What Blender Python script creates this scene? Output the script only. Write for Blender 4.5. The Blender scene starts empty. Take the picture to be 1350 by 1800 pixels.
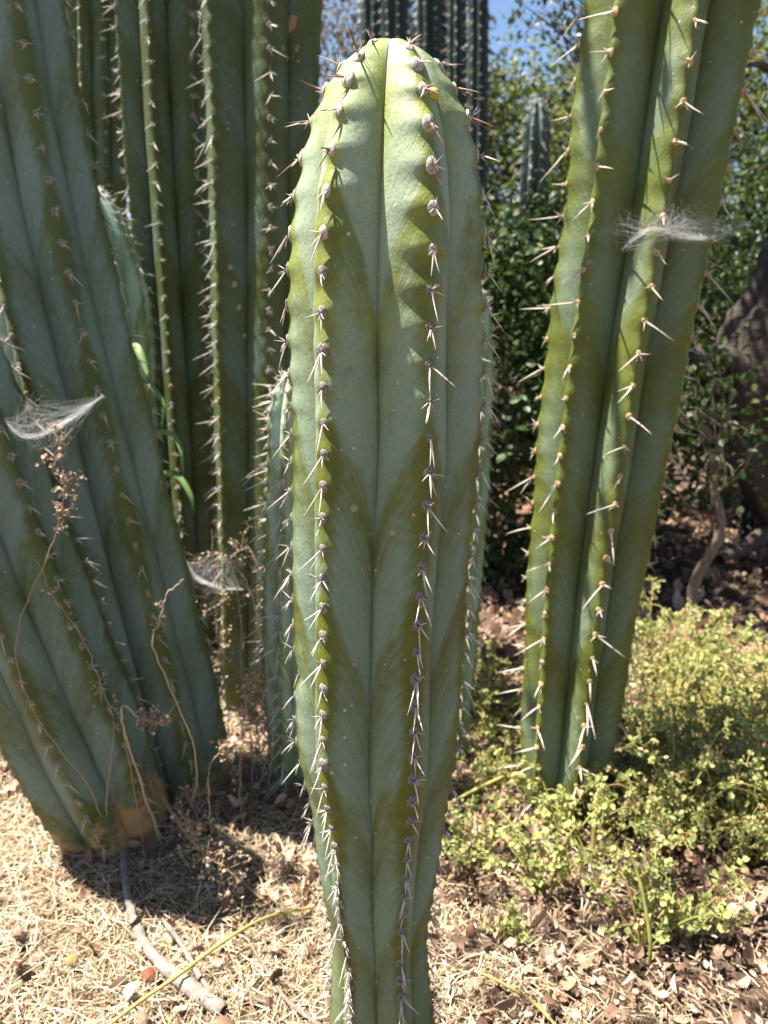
import bpy, math, random
import numpy as np
from mathutils import Matrix, Vector
R = math.radians
rng = np.random.default_rng(7)
random.seed(7)
scene = bpy.context.scene
col = scene.collection

# ------------------------------------------------------------------ camera
CAMZ, PITCH, FPX = 1.0, R(15.0), 1352.0           # metres, downward pitch, focal length in photo pixels
cam_data = bpy.data.cameras.new('camera')
cam = bpy.data.objects.new('camera', cam_data); col.objects.link(cam)
cam.location = (0, 0, CAMZ); cam.rotation_euler = (R(90) - PITCH, 0, 0)
cam_data.sensor_fit = 'VERTICAL'
cam_data.sensor_height = 9.13
cam_data.lens = 9.13 / 1800 * FPX
cam_data.clip_start = 0.02; cam_data.clip_end = 500
cam_data.dof.use_dof = True
cam_data.dof.focus_distance = 0.74
cam_data.dof.aperture_fstop = 1.6
scene.camera = cam

# ------------------------------------------------------------------ sky, sun, exposure
SUN = Vector((-0.385, 0.055, 0.92)).normalized()      # towards the sun: high, from the left and a little behind the cacti
world = bpy.data.worlds.new('World'); scene.world = world; world.use_nodes = True
wn = world.node_tree.nodes; wl = world.node_tree.links
sky = wn.new('ShaderNodeTexSky'); sky.sky_type = 'NISHITA'; sky.sun_disc = False
sky.sun_elevation = math.asin(SUN.z); sky.sun_rotation = math.atan2(SUN.x, SUN.y)
sky.altitude = 800; sky.air_density = 1.0; sky.dust_density = 0.3; sky.ozone_density = 1.6
wl.new(sky.outputs[0], wn['Background'].inputs[0]); wn['Background'].inputs[1].default_value = 0.05
sd = bpy.data.lights.new('sun', 'SUN'); sd.energy = 5.0; sd.angle = R(0.53); sd.color = (1.0, 0.95, 0.87)
sun = bpy.data.objects.new('sun', sd); col.objects.link(sun)
sun.rotation_euler = SUN.to_track_quat('Z', 'Y').to_euler(); sun.location = (-3, 1, 8)
vs = scene.view_settings
vs.view_transform = 'Standard'; vs.look = 'None'; vs.gamma = 1.0; vs.use_curve_mapping = False
vs.exposure = 1.95
scene.cycles.max_bounces = 8
scene.cycles.transparent_max_bounces = 8

# ------------------------------------------------------------------ where a photo point stands in the place
FWD = np.array((0, math.cos(PITCH), -math.sin(PITCH))); UPV = np.array((0, math.sin(PITCH), math.cos(PITCH)))
CAM = np.array((0, 0, CAMZ))
def ray(px, py): return FWD + np.array((1, 0, 0)) * (px - 675) / FPX + UPV * (900 - py) / FPX
def at(px, py, Y):
    d = ray(px, py); return CAM + d * (Y / d[1])
def gh(x, y):
    return 0.012*np.sin(3.1*x+1.3)*np.cos(2.7*y) + 0.008*np.sin(7.3*x+2*y) + 0.006*np.sin(5.1*y-3.7*x+.7)
def ground_at(px, py, lift=0.0):
    d = ray(px, py); t = (CAMZ - lift) / -d[2]
    p = CAM + d*t; p[2] = gh(p[0], p[1]) + lift; return p
def depth(p): return float(np.dot(np.asarray(p) - CAM, FWD))

# ------------------------------------------------------------------ mesh helpers
def mesh_np(name, V, F, mat=None, smooth=True, attrs=None):
    V = np.asarray(V, np.float32); F = np.asarray(F, np.int32)
    me = bpy.data.meshes.new(name)
    me.vertices.add(len(V)); me.vertices.foreach_set('co', V.ravel())
    me.loops.add(F.size); me.loops.foreach_set('vertex_index', F.ravel())
    me.polygons.add(len(F)); me.polygons.foreach_set('loop_start', np.arange(len(F), dtype=np.int32)*F.shape[1])
    me.update(calc_edges=True)
    me.polygons.foreach_set('use_smooth', np.full(len(F), smooth))
    for k, a in (attrs or {}).items():
        at_ = me.attributes.new(k, 'FLOAT', 'POINT'); at_.data.foreach_set('value', np.asarray(a, np.float32))
    if mat: me.materials.append(mat)
    me.validate(); me.update()
    return me
def obj(name, me, parent=None, label=None, cat=None, group=None, kind=None, loc=None, mat4=None):
    o = bpy.data.objects.new(name, me); col.objects.link(o)
    if parent: o.parent = parent
    if loc is not None: o.location = loc
    if mat4 is not None: o.matrix_basis = mat4
    tag(o, label, cat, group, kind); return o
def tag(o, label=None, cat=None, group=None, kind=None):
    for k, v in (('label', label), ('category', cat), ('group', group), ('kind', kind)):
        if v: o[k] = v
class Buf:
    """collects vertex / face arrays of one face size, with a float attribute rnd"""
    def __init__(s): s.V, s.F, s.A, s.n = [], [], [], 0
    def add(s, V, F, a=0.5):
        V = np.asarray(V, np.float32); s.V.append(V); s.F.append(np.asarray(F, np.int32)+s.n); s.n += len(V)
        s.A.append(np.broadcast_to(np.asarray(a, np.float32), (len(V),)))
    def mesh(s, name, mat, smooth=True, off=(0, 0, 0)):
        V = np.concatenate(s.V) - np.asarray(off, np.float32)
        return mesh_np(name, V, np.concatenate(s.F), mat, smooth, {'rnd': np.concatenate(s.A)})
def unit(v):
    v = np.asarray(v, float); return v / (np.linalg.norm(v, axis=-1, keepdims=True) + 1e-12)
def spline(P, n):
    P = np.asarray(P, float); m = len(P)
    if m == 2: return P[0] + (P[1]-P[0]) * np.linspace(0, 1, n)[:, None]
    Q = np.vstack([2*P[0]-P[1], P, 2*P[-1]-P[-2]]); t = np.linspace(0, m-1-1e-6, n); i = t.astype(int); f = (t-i)[:, None]
    a, b, c, d = Q[i], Q[i+1], Q[i+2], Q[i+3]
    return .5*((2*b)+(-a+c)*f+(2*a-5*b+4*c-d)*f**2+(-a+3*b-3*c+d)*f**3)
def tube(P, rad, k=6, cap=True):
    P = np.asarray(P, float); n = len(P); rad = np.broadcast_to(np.asarray(rad, float), (n,))
    T = unit(np.gradient(P, axis=0)); ref = np.array((0.31, 0.2, 0.93)) if abs(T[:, 2]).mean() < .8 else np.array((1.0, .15, .05))
    A = unit(np.cross(T, ref)); B = np.cross(T, A)
    th = np.linspace(0, 2*np.pi, k, endpoint=False)
    V = P[:, None] + rad[:, None, None]*(A[:, None]*np.cos(th)[None, :, None] + B[:, None]*np.sin(th)[None, :, None])
    V = V.reshape(-1, 3); i = np.arange(n-1)[:, None]*k; j = np.arange(k)[None]; j2 = (j+1) % k
    F = np.stack([i+j, i+j2, i+k+j2, i+k+j], -1).reshape(-1, 4)
    if cap:
        V = np.vstack([V, P[:1], P[-1:]]); a, b = n*k, n*k+1; j = np.arange(k)
        F = np.vstack([F, np.stack([j, j, np.full(k, a), (j+1) % k], -1)[:, [3, 0, 2, 2]], np.stack([(n-1)*k+j, (n-1)*k+(j+1) % k, np.full(k, b), np.full(k, b)], -1)])
    return V, F
def tube_t(P, rad, k=5):                             # triangles only
    V, F = tube(P, rad, k, cap=False); return V, np.vstack([F[:, [0, 1, 2]], F[:, [0, 2, 3]]])
LEAF = np.array([(0,0,0),(-.30,.22,.05),(-.42,.52,.08),(-.24,.82,.05),(0,1,-.05),(.24,.82,.05),(.42,.52,.08),(.30,.22,.05),(0,.5,-.03)], float)
LEAF_F = np.array([(8,0,1),(8,1,2),(8,2,3),(8,3,4),(8,4,5),(8,5,6),(8,6,7),(8,7,0)])
LEAF_S = np.array([(0,0,0),(-.36,.4,.10),(0,1,-.08),(.36,.4,.10)], float); LEAF_SF = np.array([(0,2,1),(0,3,2)])
def leaves(P, D, N, size, a, wid=1.0, curl=0.0, simple=False, jitter=.0):
    P = np.asarray(P, float); n = len(P); D = unit(D); X = unit(np.cross(D, N)); Z = np.cross(X, D)
    L0, F0 = (LEAF_S, LEAF_SF) if simple else (LEAF, LEAF_F)
    size = np.broadcast_to(np.asarray(size, float), (n,)); m = len(L0)
    L = np.broadcast_to(L0, (n, m, 3)).copy(); L[:, :, 0] *= wid
    if jitter: L += rng.normal(0, jitter, L.shape)
    cu = np.broadcast_to(np.asarray(curl, float), (n,))[:, None]
    L[:, :, 2] += cu*(L[:, :, 1]**2 + 1.5*L[:, :, 0]**2)
    L *= size[:, None, None]
    V = P[:, None] + L[:, :, :1]*X[:, None] + L[:, :, 1:2]*D[:, None] + L[:, :, 2:]*Z[:, None]
    F = (np.arange(n)*m)[:, None, None] + F0[None]
    return V.reshape(-1, 3), F.reshape(-1, 3), np.repeat(np.broadcast_to(np.asarray(a, float), (n,)), m)
def rdir(n, up=0.0):
    d = rng.normal(size=(n, 3)); d[:, 2] += up; return unit(d)

# ------------------------------------------------------------------ materials
class NT:
    def __init__(s, name):
        s.m = bpy.data.materials.new(name); s.m.use_nodes = True; s.t = s.m.node_tree; s.n = s.t.nodes; s.b = s.n['Principled BSDF']; s.out = s.n['Material Output']
    def new(s, t, **kw):
        x = s.n.new(t)
        for k, v in kw.items(): setattr(x, k, v)
        return x
    def link(s, a, b): s.t.links.new(a, b)
    def put(s, sock, v):
        if v is None: return
        if hasattr(v, 'is_output'): s.link(v, sock)
        else: sock.default_value = v
    def math(s, op, a, b=None, c=None, clamp=False):
        x = s.new('ShaderNodeMath', operation=op, use_clamp=clamp)
        for i, v in enumerate((a, b, c)): s.put(x.inputs[i], v)
        return x.outputs[0]
    def attr(s, n): return s.new('ShaderNodeAttribute', attribute_name=n).outputs['Fac']
    def xyz(s, a, b, c):
        x = s.new('ShaderNodeCombineXYZ'); s.put(x.inputs[0], a); s.put(x.inputs[1], b); s.put(x.inputs[2], c); return x.outputs[0]
    def noise(s, vec, scale, detail=4, rough=.55, dist=0.0):
        x = s.new('ShaderNodeTexNoise'); s.put(x.inputs['Vector'], vec); x.inputs['Scale'].default_value = scale
        x.inputs['Detail'].default_value = detail; x.inputs['Roughness'].default_value = rough; x.inputs['Distortion'].default_value = dist
        return x.outputs['Fac']
    def ramp(s, f, stops, interp='LINEAR'):
        x = s.new('ShaderNodeValToRGB'); x.color_ramp.interpolation = interp; e = x.color_ramp.elements
        while len(e) < len(stops): e.new(1)
        for i, (p, c) in enumerate(stops): e[i].position = p; e[i].color = (*c, 1) if len(c) == 3 else c
        s.put(x.inputs[0], f); return x.outputs[0]
    def sstep(s, f, a, b):
        x = s.new('ShaderNodeMapRange', interpolation_type='SMOOTHSTEP'); s.put(x.inputs[0], f); s.put(x.inputs[1], a); s.put(x.inputs[2], b); return x.outputs[0]
    def mix(s, f, a, b, mode='MIX'):
        x = s.new('ShaderNodeMix', data_type='RGBA', blend_type=mode); s.put(x.inputs['Factor'], f)
        s.put(x.inputs['A'], (*a, 1) if isinstance(a, tuple) else a); s.put(x.inputs['B'], (*b, 1) if isinstance(b, tuple) else b)
        return x.outputs['Result']
    def bump(s, h, strength, dist):
        x = s.new('ShaderNodeBump'); x.inputs['Strength'].default_value = strength; x.inputs['Distance'].default_value = dist
        s.link(h, x.inputs['Height']); s.link(x.outputs[0], s.b.inputs['Normal'])
    def gen(s): return s.new('ShaderNodeNewGeometry').outputs['Position']
    def fin(s, colr, rough=.6, spec=.3):
        s.put(s.b.inputs['Base Color'], (*colr, 1) if isinstance(colr, tuple) else colr); s.put(s.b.inputs['Roughness'], rough)
        s.b.inputs['Specular IOR Level'].default_value = spec; return s.m

def cactus_mat(name, gl, ol, gl_top, ol_top, bloom=0.0, corky=.25, period=5.2, sawamp=.5, basecork=.2):
    """waxy blue-green bloom in feathered chevrons between bare olive crests"""
    k = NT(name); t = k.attr('ribt'); v = k.attr('along'); rid = k.attr('ribid'); tip = k.attr('tip'); base = k.attr('base')
    q = k.math('SUBTRACT', 1.0, t)
    pos = k.gen()
    warp = k.math('MULTIPLY', k.math('SUBTRACT', k.noise(pos, 9, 3), .5), .05)
    w = k.math('ADD', k.math('SUBTRACT', v, k.math('MULTIPLY', k.math('POWER', q, .5), .14)), warp)
    rr = k.math('MULTIPLY', rid, .16)      # growth marks run round the stem, so both sides of a furrow match
    band = k.noise(k.xyz(k.math('MULTIPLY', w, 10.0), rr, k.math('MULTIPLY', q, .6)), 1.0, 3, .6)
    streak = k.noise(k.xyz(k.math('MULTIPLY', w, 130.0), rr, k.math('MULTIPLY', q, 1.2)), 1.0, 6, .78)
    wear = k.noise(pos, 60, 7, .75)
    f = k.math('ADD', k.math('MULTIPLY', k.sstep(t, .03, .42), .58), k.math('MULTIPLY', k.math('SUBTRACT', streak, .5), .9))
    f = k.math('ADD', f, k.math('MULTIPLY', k.math('SUBTRACT', band, .5), 1.0))
    per = k.math('FRACT', k.math('ADD', k.math('MULTIPLY', k.math('ADD', w, k.math('MULTIPLY', band, .16)), period), .37))
    saw = k.math('SUBTRACT', k.sstep(per, .0, .28), k.sstep(per, .25, 1.0))
    f = k.math('ADD', f, k.math('MULTIPLY', k.math('SUBTRACT', saw, .5), sawamp))
    f = k.math('ADD', f, k.math('MULTIPLY', k.math('SUBTRACT', wear, .5), .8))
    f = k.math('ADD', f, bloom)
    m = k.sstep(f, .08, .86)
    m = k.math('MULTIPLY', m, k.math('SUBTRACT', 1.0, k.math('MULTIPLY', k.sstep(base, .2, .9), .75)))
    tone = k.noise(pos, 14, 4)
    glc = k.mix(tip, gl, gl_top); olc = k.mix(tip, ol, ol_top)
    glc = k.mix(k.math('MULTIPLY', k.sstep(streak, .35, .75), .45), glc, tuple(min(1, c*1.35+.01) for c in gl))
    olc = k.mix(k.sstep(tone, .3, .75), olc, tuple(c*.72 for c in ol))
    c = k.mix(m, olc, glc)
    rub = k.noise(pos, 22, 7, .7, .6); c = k.mix(k.math('MULTIPLY', k.sstep(rub, .56, .70), .35), c, olc)
    fine = k.noise(pos, 420, 3, .7); c = k.mix(k.math('MULTIPLY', k.sstep(fine, .42, .75), .28), c, tuple(x*.5 for x in ol)); c = k.mix(k.math('MULTIPLY', k.sstep(k.noise(pos, 230, 2, .6), .64, .78), .14), c, (.42, .44, .36))
    # dark seam at the bottom of each furrow
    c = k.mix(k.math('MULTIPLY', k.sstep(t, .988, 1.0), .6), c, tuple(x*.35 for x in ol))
    # pale dots and corky scars
    vo = k.new('ShaderNodeTexVoronoi', feature='F1'); vo.inputs['Scale'].default_value = 75; k.link(pos, vo.inputs['Vector'])
    sep = k.new('ShaderNodeSeparateColor'); k.link(vo.outputs['Color'], sep.inputs[0])
    dots = k.math('MULTIPLY', k.math('LESS_THAN', vo.outputs['Distance'], k.math('MULTIPLY', sep.outputs[1], .14)), k.math('GREATER_THAN', sep.outputs[0], .62))
    c = k.mix(k.math('MULTIPLY', dots, .85), c, (.46, .46, .26))
    cork = k.math('ADD', k.math('MULTIPLY', k.noise(pos, 16, 6, .62, .4), .7), k.math('MULTIPLY', k.noise(pos, 70, 6, .75), .3))
    cm = k.math('MULTIPLY', k.sstep(k.math('ADD', cork, k.math('MULTIPLY', base, basecork)), .74, .88), corky*4, clamp=True)
    c = k.mix(cm, c, k.mix(wear, (.30, .16, .06), (.42, .28, .15)))
    k.bump(k.math('ADD', k.noise(pos, 160, 4, .6), k.math('ADD', k.math('MULTIPLY', streak, 1.2), k.math('MULTIPLY', k.noise(pos, 28, 3), 2.0))), .28, .003)
    k.put(k.b.inputs['Subsurface Weight'], 0.0)
    k.put(k.b.inputs['Sheen Weight'], .0)
    return k.fin(c, k.math('ADD', .44, k.math('MULTIPLY', m, .2)), .35)

def leaf_mat(name, stops, trans=.35, rough=.5, spec=.35):
    k = NT(name); a = k.attr('rnd'); c = k.ramp(a, stops); n = k.noise(k.gen(), 60, 3)
    c = k.mix(k.math('MULTIPLY', n, .35), c, tuple(x*.55 for x in stops[len(stops)//2][1]))
    k.fin(c, rough, spec)
    if trans:
        tr = k.new('ShaderNodeBsdfTranslucent'); k.link(c, tr.inputs[0]); mx = k.new('ShaderNodeMixShader'); mx.inputs[0].default_value = trans
        k.link(k.b.outputs[0], mx.inputs[1]); k.link(tr.outputs[0], mx.inputs[2]); k.link(mx.outputs[0], k.out.inputs[0])
    return k.m
def wood_mat(name, a, b, scale=30, rough=.85, stretch=(1, 1, .25), bump=.6):
    k = NT(name); p = k.new('ShaderNodeTexCoord').outputs['Object']; mp = k.new('ShaderNodeMapping'); mp.inputs['Scale'].default_value = stretch
    k.link(p, mp.inputs[0]); n = k.noise(mp.outputs[0], scale, 6, .65, .3); n2 = k.noise(p, scale*3, 4)
    c = k.mix(n, a, b); k.bump(k.math('ADD', n, k.math('MULTIPLY', n2, .4)), bump, .01); return k.fin(c, rough, .2)

M = {}
M['main'] = cactus_mat('main_cactus_skin', (.172, .226, .155), (.112, .128, .012), (.33, .39, .25), (.29, .33, .060), bloom=.05, sawamp=.48)
M['right'] = cactus_mat('right_cactus_skin', (.140, .182, .110), (.120, .142, .022), (.22, .27, .18), (.2, .24, .08), bloom=-.05, period=3.5)
M['left'] = cactus_mat('left_cactus_skin', (.142, .192, .165), (.078, .100, .018), (.2, .28, .26), (.16, .2, .06), bloom=.08, period=4.0, sawamp=.40, basecork=.50)
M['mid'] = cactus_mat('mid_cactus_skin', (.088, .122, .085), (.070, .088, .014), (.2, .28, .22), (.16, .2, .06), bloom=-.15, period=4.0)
M['pup'] = cactus_mat('pup_cactus_skin', (.27, .36, .29), (.17, .22, .06), (.36, .46, .38), (.2, .28, .1), bloom=.1)
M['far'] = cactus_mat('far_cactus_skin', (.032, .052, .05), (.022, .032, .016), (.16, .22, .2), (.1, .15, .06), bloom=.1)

k = NT('areole_wool'); p = k.new('ShaderNodeTexCoord').outputs['Object']
n = k.noise(p, 7, 5, .7); a = k.attr('rnd')
c = k.mix(k.sstep(n, .40, .62), (.028, .024, .022), (.27, .235, .205)); c = k.mix(k.math('MULTIPLY', a, .9), c, k.mix(k.sstep(n, .3, .6), (.26, .22, .18), (.80, .74, .64)))
k.bump(n, .6, .0012); M['wool'] = k.fin(c, .9, .1)
k = NT('areole_wool_tan'); p = k.new('ShaderNodeTexCoord').outputs['Object']; n = k.noise(p, 6, 4, .7)
c = k.mix(k.sstep(n, .35, .62), (.14, .08, .035), (.70, .48, .24)); k.bump(n, .6, .0012); M['wool_tan'] = k.fin(c, .9, .1)
def spine_mat(name, basec, mid, tipc):
    k = NT(name); a = k.attr('rnd'); oi = k.new('ShaderNodeObjectInfo').outputs['Random']
    c = k.ramp(a, [(0, basec), (.35, mid), (1, tipc)]); n = k.noise(k.gen(), 300, 2)
    c = k.mix(k.math('MULTIPLY', n, .4), c, tuple(x*.5 for x in mid)); c = k.mix(k.math('MULTIPLY', oi, .3), c, (.36, .22, .15)); return k.fin(c, .5, .35)
M['spine'] = spine_mat('grey_spine', (.32, .26, .22), (.74, .68, .60), (.58, .50, .43))
M['spine_young'] = spine_mat('young_spine', (.40, .20, .12), (.22, .08, .055), (.07, .03, .03))
M['spine_tan'] = spine_mat('tan_spine', (.40, .31, .22), (.70, .63, .54), (.55, .47, .39))
# ------------------------------------------------------------------ ground
k = NT('dry_ground'); p = k.gen(); n1 = k.noise(p, 3.0, 5); n2 = k.noise(p, 45, 6, .7); n3 = k.noise(p, 160, 5, .7)
sx = k.new('ShaderNodeSeparateXYZ'); k.link(p, sx.inputs[0])
side = k.sstep(k.math('ADD', sx.outputs[0], k.math('MULTIPLY', k.math('SUBTRACT', n1, .5), .9)), -.1, .45)
straw = k.mix(n2, (.13, .09, .05), (.36, .28, .16)); soil = k.mix(n2, (.06, .04, .03), (.26, .17, .12))
c = k.mix(side, straw, soil); c = k.mix(k.math('MULTIPLY', n3, .5), c, (.06, .04, .03))
k.bump(k.math('ADD', n2, n3), 1.0, .012); M['ground'] = k.fin(c, .95, .1)
def axis(lo, hi, near0, near1, nn, nf):
    a = lo + (near0-lo)*(1-np.linspace(1, 0, nf)**2.5); b = np.linspace(near0, near1, nn); c = near1 + (hi-near1)*np.linspace(0, 1, nf)**2.5
    return np.unique(np.concatenate([a, b, c]))
gx = axis(-70, 70, -3, 3, 180, 14); gy = axis(-40, 110, -.5, 5, 170, 14)
X, Y = np.meshgrid(gx, gy, indexing='ij'); Z = gh(X, Y)*np.exp(-((X/7)**2+((Y-2)/8)**2)) + .004*np.sin(23*X+9*Y)*np.sin(27*Y-5*X)*((abs(X) < 3) & (Y < 5))
V = np.stack([X, Y, Z], -1).reshape(-1, 3); ny = len(gy); i = np.arange(len(gx)-1)[:, None]*ny; j = np.arange(ny-1)[None]
F = np.stack([i+j, i+ny+j, i+ny+j+1, i+j+1], -1).reshape(-1, 4)
obj('ground', mesh_np('ground', V, F, M['ground']), kind='structure')

# ------------------------------------------------------------------ cacti
TS = np.array([0, .05, .11, .18, .27, .38, .50, .62, .74, .85, .93, .975, 1.0])
def spine_mesh(name, mat, bend=.06, k=5, rad=.04):
    z = np.linspace(0, 1, 5); P = np.stack([bend*(z**2-z), 0*z, z], -1); r = rad*np.array([1.15, 1.0, .8, .5, .06])
    V, F = tube(P, r, k, cap=False); return mesh_np(name, V, F, mat, True, {'rnd': np.repeat(z, k)})
SPM = {}
for nm in ('spine', 'spine_young', 'spine_tan'):
    SPM[nm] = [spine_mesh('spine', M[nm], b, 5) for b in (-.10, .0, .12)]
def areole_mesh(mat, seed, white):
    r = np.random.default_rng(seed); nu, nv = 12, 7; V = []; 
    for a in range(nv):
        ph = (a/(nv-1))*math.pi*.62
        for b in range(nu):
            th = b/nu*2*math.pi; rr = 1+r.normal(0, .07)
            V.append((math.sin(ph)*math.cos(th)*rr, math.sin(ph)*math.sin(th)*rr*1.18, math.cos(ph)*.46*rr-.20))
    F = [(a*nu+b, (a+1)*nu+b, (a+1)*nu+(b+1) % nu, a*nu+(b+1) % nu) for a in range(nv-1) for b in range(nu)]
    V = np.array(V)*.5
    return mesh_np('areole', V, F, mat, True, {'rnd': np.full(len(V), white)})
ARM = {'grey': [areole_mesh(M['wool'], s, .12) for s in range(3)], 'white': [areole_mesh(M['wool'], 9+s, .58) for s in range(3)], 'tan': [areole_mesh(M['wool_tan'], 20+s, .5) for s in range(3)]}

def merge_spine_arrays(rows):
    """rows: (pos, dir, length, radius) -> one mesh"""
    b = Buf(); z = np.array([0, .35, .75, 1.0]); rr = np.array([1.1, .95, .55, .05])
    for p, d, L, r in rows:
        V, F = tube(p + d*(z*L)[:, None], r*rr, 3, cap=False); b.add(V, F, np.repeat(z, 3))
    return b

BV = {}
def cactus(name, label, st, n_ribs, phase, furrow, mat, *, cat='cactus', group=None, px=True, dome=.2, rows=160, spacing=(.045, .045), areole=.014,
           spines=None, bumps=(.012, .02), wool='grey', extra_top=None, individual=True, crest=.22, dents=(), rib_scale=None, tipfade=.35, young=.25, base_len=.3, tslice=1, bvh=None):
    """st: stations from the base up (px, py, Y, width px) or (x, y, z, radius)"""
    P, Rr = [], []
    for s in st:
        if px:
            p = at(s[0], s[1], s[2]); P.append(p); Rr.append(s[3]/2/FPX*depth(p))
        else: P.append(np.array(s[:3], float)); Rr.append(s[3])
    P = np.array(P); Rr = np.array(Rr)
    if extra_top:                                       # goes on above the picture, to a real tip
        d = unit(P[-1]-P[-2]); P = np.vstack([P, P[-1]+d*extra_top]); Rr = np.append(Rr, Rr[-1]*1.02)
    mid_ = P[len(P)//2]; phase = phase+math.degrees(math.atan2(-mid_[0], mid_[1]))     # rib angles are noted as seen from the path
    C = spline(np.hstack([P, Rr[:, None]]), 400); seg = np.linalg.norm(np.diff(C[:, :3], axis=0), axis=1); S = np.concatenate([[0], np.cumsum(seg)]); Lt = S[-1]
    u = np.linspace(0, 1, rows); s = Lt*(1-(1-u)**1.0); dl = min(dome, Lt*.5)
    s = np.concatenate([np.linspace(0, Lt-dl*.35, int(rows*.8), endpoint=False), Lt-dl*.35*(np.linspace(1, 0, int(rows*.2))**2)])
    cen = np.stack([np.interp(s, S, C[:, i]) for i in range(3)], -1); rad = np.interp(s, S, C[:, 3])
    qd = np.clip((Lt-s)/dl, 0, 1); rad = rad*(1-(1-qd)**2.2)**(1/2.2)
    T = unit(np.gradient(cen, axis=0)); Fv = np.array((0, -1.0, 0)) - T*(T @ np.array((0, -1.0, 0)))[:, None]; Fv = unit(Fv); Xv = np.cross(T, Fv)
    # areole index along the stem
    sp = np.interp(s, [0, Lt*.25, Lt], [spacing[0], (spacing[0]+spacing[1])/2, spacing[1]])*np.clip(.35+1.3*qd, .4, 1)
    idx = np.concatenate([[0], np.cumsum(np.diff(s)/((sp[1:]+sp[:-1])/2))])
    ts = TS[::tslice] if tslice > 1 else TS
    if ts[-1] != 1: ts = np.append(ts, 1.0)
    half = math.pi/n_ribs; th, tt, ri = [], [], []
    for r_ in range(n_ribs):
        c0 = R(phase)+r_*2*half
        for t in -ts[::-1][1:] if False else np.concatenate([-ts[::-1], ts[1:-1]]):
            th.append(c0+t*half); tt.append(abs(t)); ri.append(r_)
    th = np.array(th); tt = np.array(tt); ri = np.array(ri); K = len(th)
    e = crest; g = (np.sqrt(tt**2+e*e)-e)/(math.sqrt(1+e*e)-e); g = .55*g+.45*g**1.6 if False else g
    fur = np.interp(s, [0, Lt*.12, Lt*.5, Lt], [furrow*.55, furrow*.85, furrow, furrow])
    prof = 1 - fur[:, None]*g[None] - .022*np.exp(-(1-tt)/.03)[None]
    off = np.array([(r_*.37) % 1.0 for r_ in range(n_ribs)])
    ph = (idx[:, None]+off[ri][None])*2*np.pi
    amp = np.interp(s, [0, Lt*.6, Lt], [bumps[0]*.6, bumps[0], bumps[1]])
    cm = np.exp(-(tt/.5)**2)
    nz = np.sin(7.1*s[:, None]*3+ri[None]*2.3)*.008+np.sin(23*s[:, None]+ri[None]*5.1+1)*.006
    prof = prof*(1+nz) + amp[:, None]/np.mean(rad)*(np.cos(ph)+.12*np.cos(2*ph+.8))*cm[None]*np.clip(rad/np.max(rad)*1.5, 0, 1)[:, None]
    for (rib, sc, wid, dep) in dents:
        prof -= dep*np.exp(-((s-sc)/wid)**2)[:, None]*((ri == rib)*np.exp(-(tt/.5)**2))[None]
    rr = rad[:, None]*prof
    D = np.sin(th)[None, :, None]*Xv[:, None]+np.cos(th)[None, :, None]*Fv[:, None]
    V = cen[:, None]+rr[..., None]*D
    V = V.reshape(-1, 3); n = len(s); i = np.arange(n-1)[:, None]*K; j = np.arange(K)[None]; j2 = (j+1) % K
    F = np.stack([i+j, i+j2, i+K+j2, i+K+j], -1).reshape(-1, 4)
    b0 = cen[0]
    root = obj(name, None, label=label, cat=cat, group=group, loc=b0)
    tip = np.clip((s-(Lt-tipfade))/tipfade, 0, 1)**.8
    att = {'ribt': np.tile(tt, n), 'along': np.repeat(s, K), 'ribid': np.tile(ri*1.7+phase*.13, n), 'tip': np.repeat(tip, K), 'base': np.repeat(np.clip(1-s/base_len, 0, 1), K)}
    obj('body', mesh_np('body', V-b0, F, mat, True, att), root)
    if bvh is not None:
        from mathutils.bvhtree import BVHTree
        BV[bvh] = (BVHTree.FromPolygons([tuple(v) for v in V], [tuple(int(x) for x in f) for f in F]), root, b0)
    if not spines: return root
    # areoles on the crests
    recs = []
    for r_ in range(n_ribs):
        lo, hi = idx[0]+off[r_], idx[-1]+off[r_]
        for kk in range(int(lo)+1, int(hi)+1):
            ss = float(np.interp(kk-.10-off[r_], idx, s))
            if ss > Lt-.006: continue
            ia = int(np.clip(np.searchsorted(s, ss), 1, n-1)); fr = (ss-s[ia-1])/(s[ia]-s[ia-1]+1e-9)
            jc = np.where((ri == r_) & (tt == 0))[0][0]
            W = V.reshape(n, K, 3); p = W[ia-1, jc]*(1-fr)+W[ia, jc]*fr
            upv = unit(W[min(ia+1, n-1), jc]-W[max(ia-2, 0), jc]); dd = D[ia, jc]; nn = unit(dd-upv*np.dot(dd, upv))
            recs.append((p, nn, upv, ss, r_))
    ind, rest, restA = [], [], []
    tk = spines
    for (p, nn, upv, ss, r_) in recs:
        sd_ = np.cross(upv, nn); fac = np.dot(unit(CAM-p), nn); tf = max(0, 1-(Lt-ss)/young); yr = tf > .35
        pr = p-CAM; dz = np.dot(pr, FWD); vx = 675+pr[0]/dz*FPX; vy = 900-np.dot(pr, UPV)/dz*FPX
        vis = individual and fac > -.45 and -60 < vx < 1410 and -60 < vy < 1860
        asz = areole*random.uniform(.7, 1.12)
        A = Matrix(((sd_[0], upv[0], nn[0], 0), (sd_[1], upv[1], nn[1], 0), (sd_[2], upv[2], nn[2], 0), (0, 0, 0, 1)))
        lst = []
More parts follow.
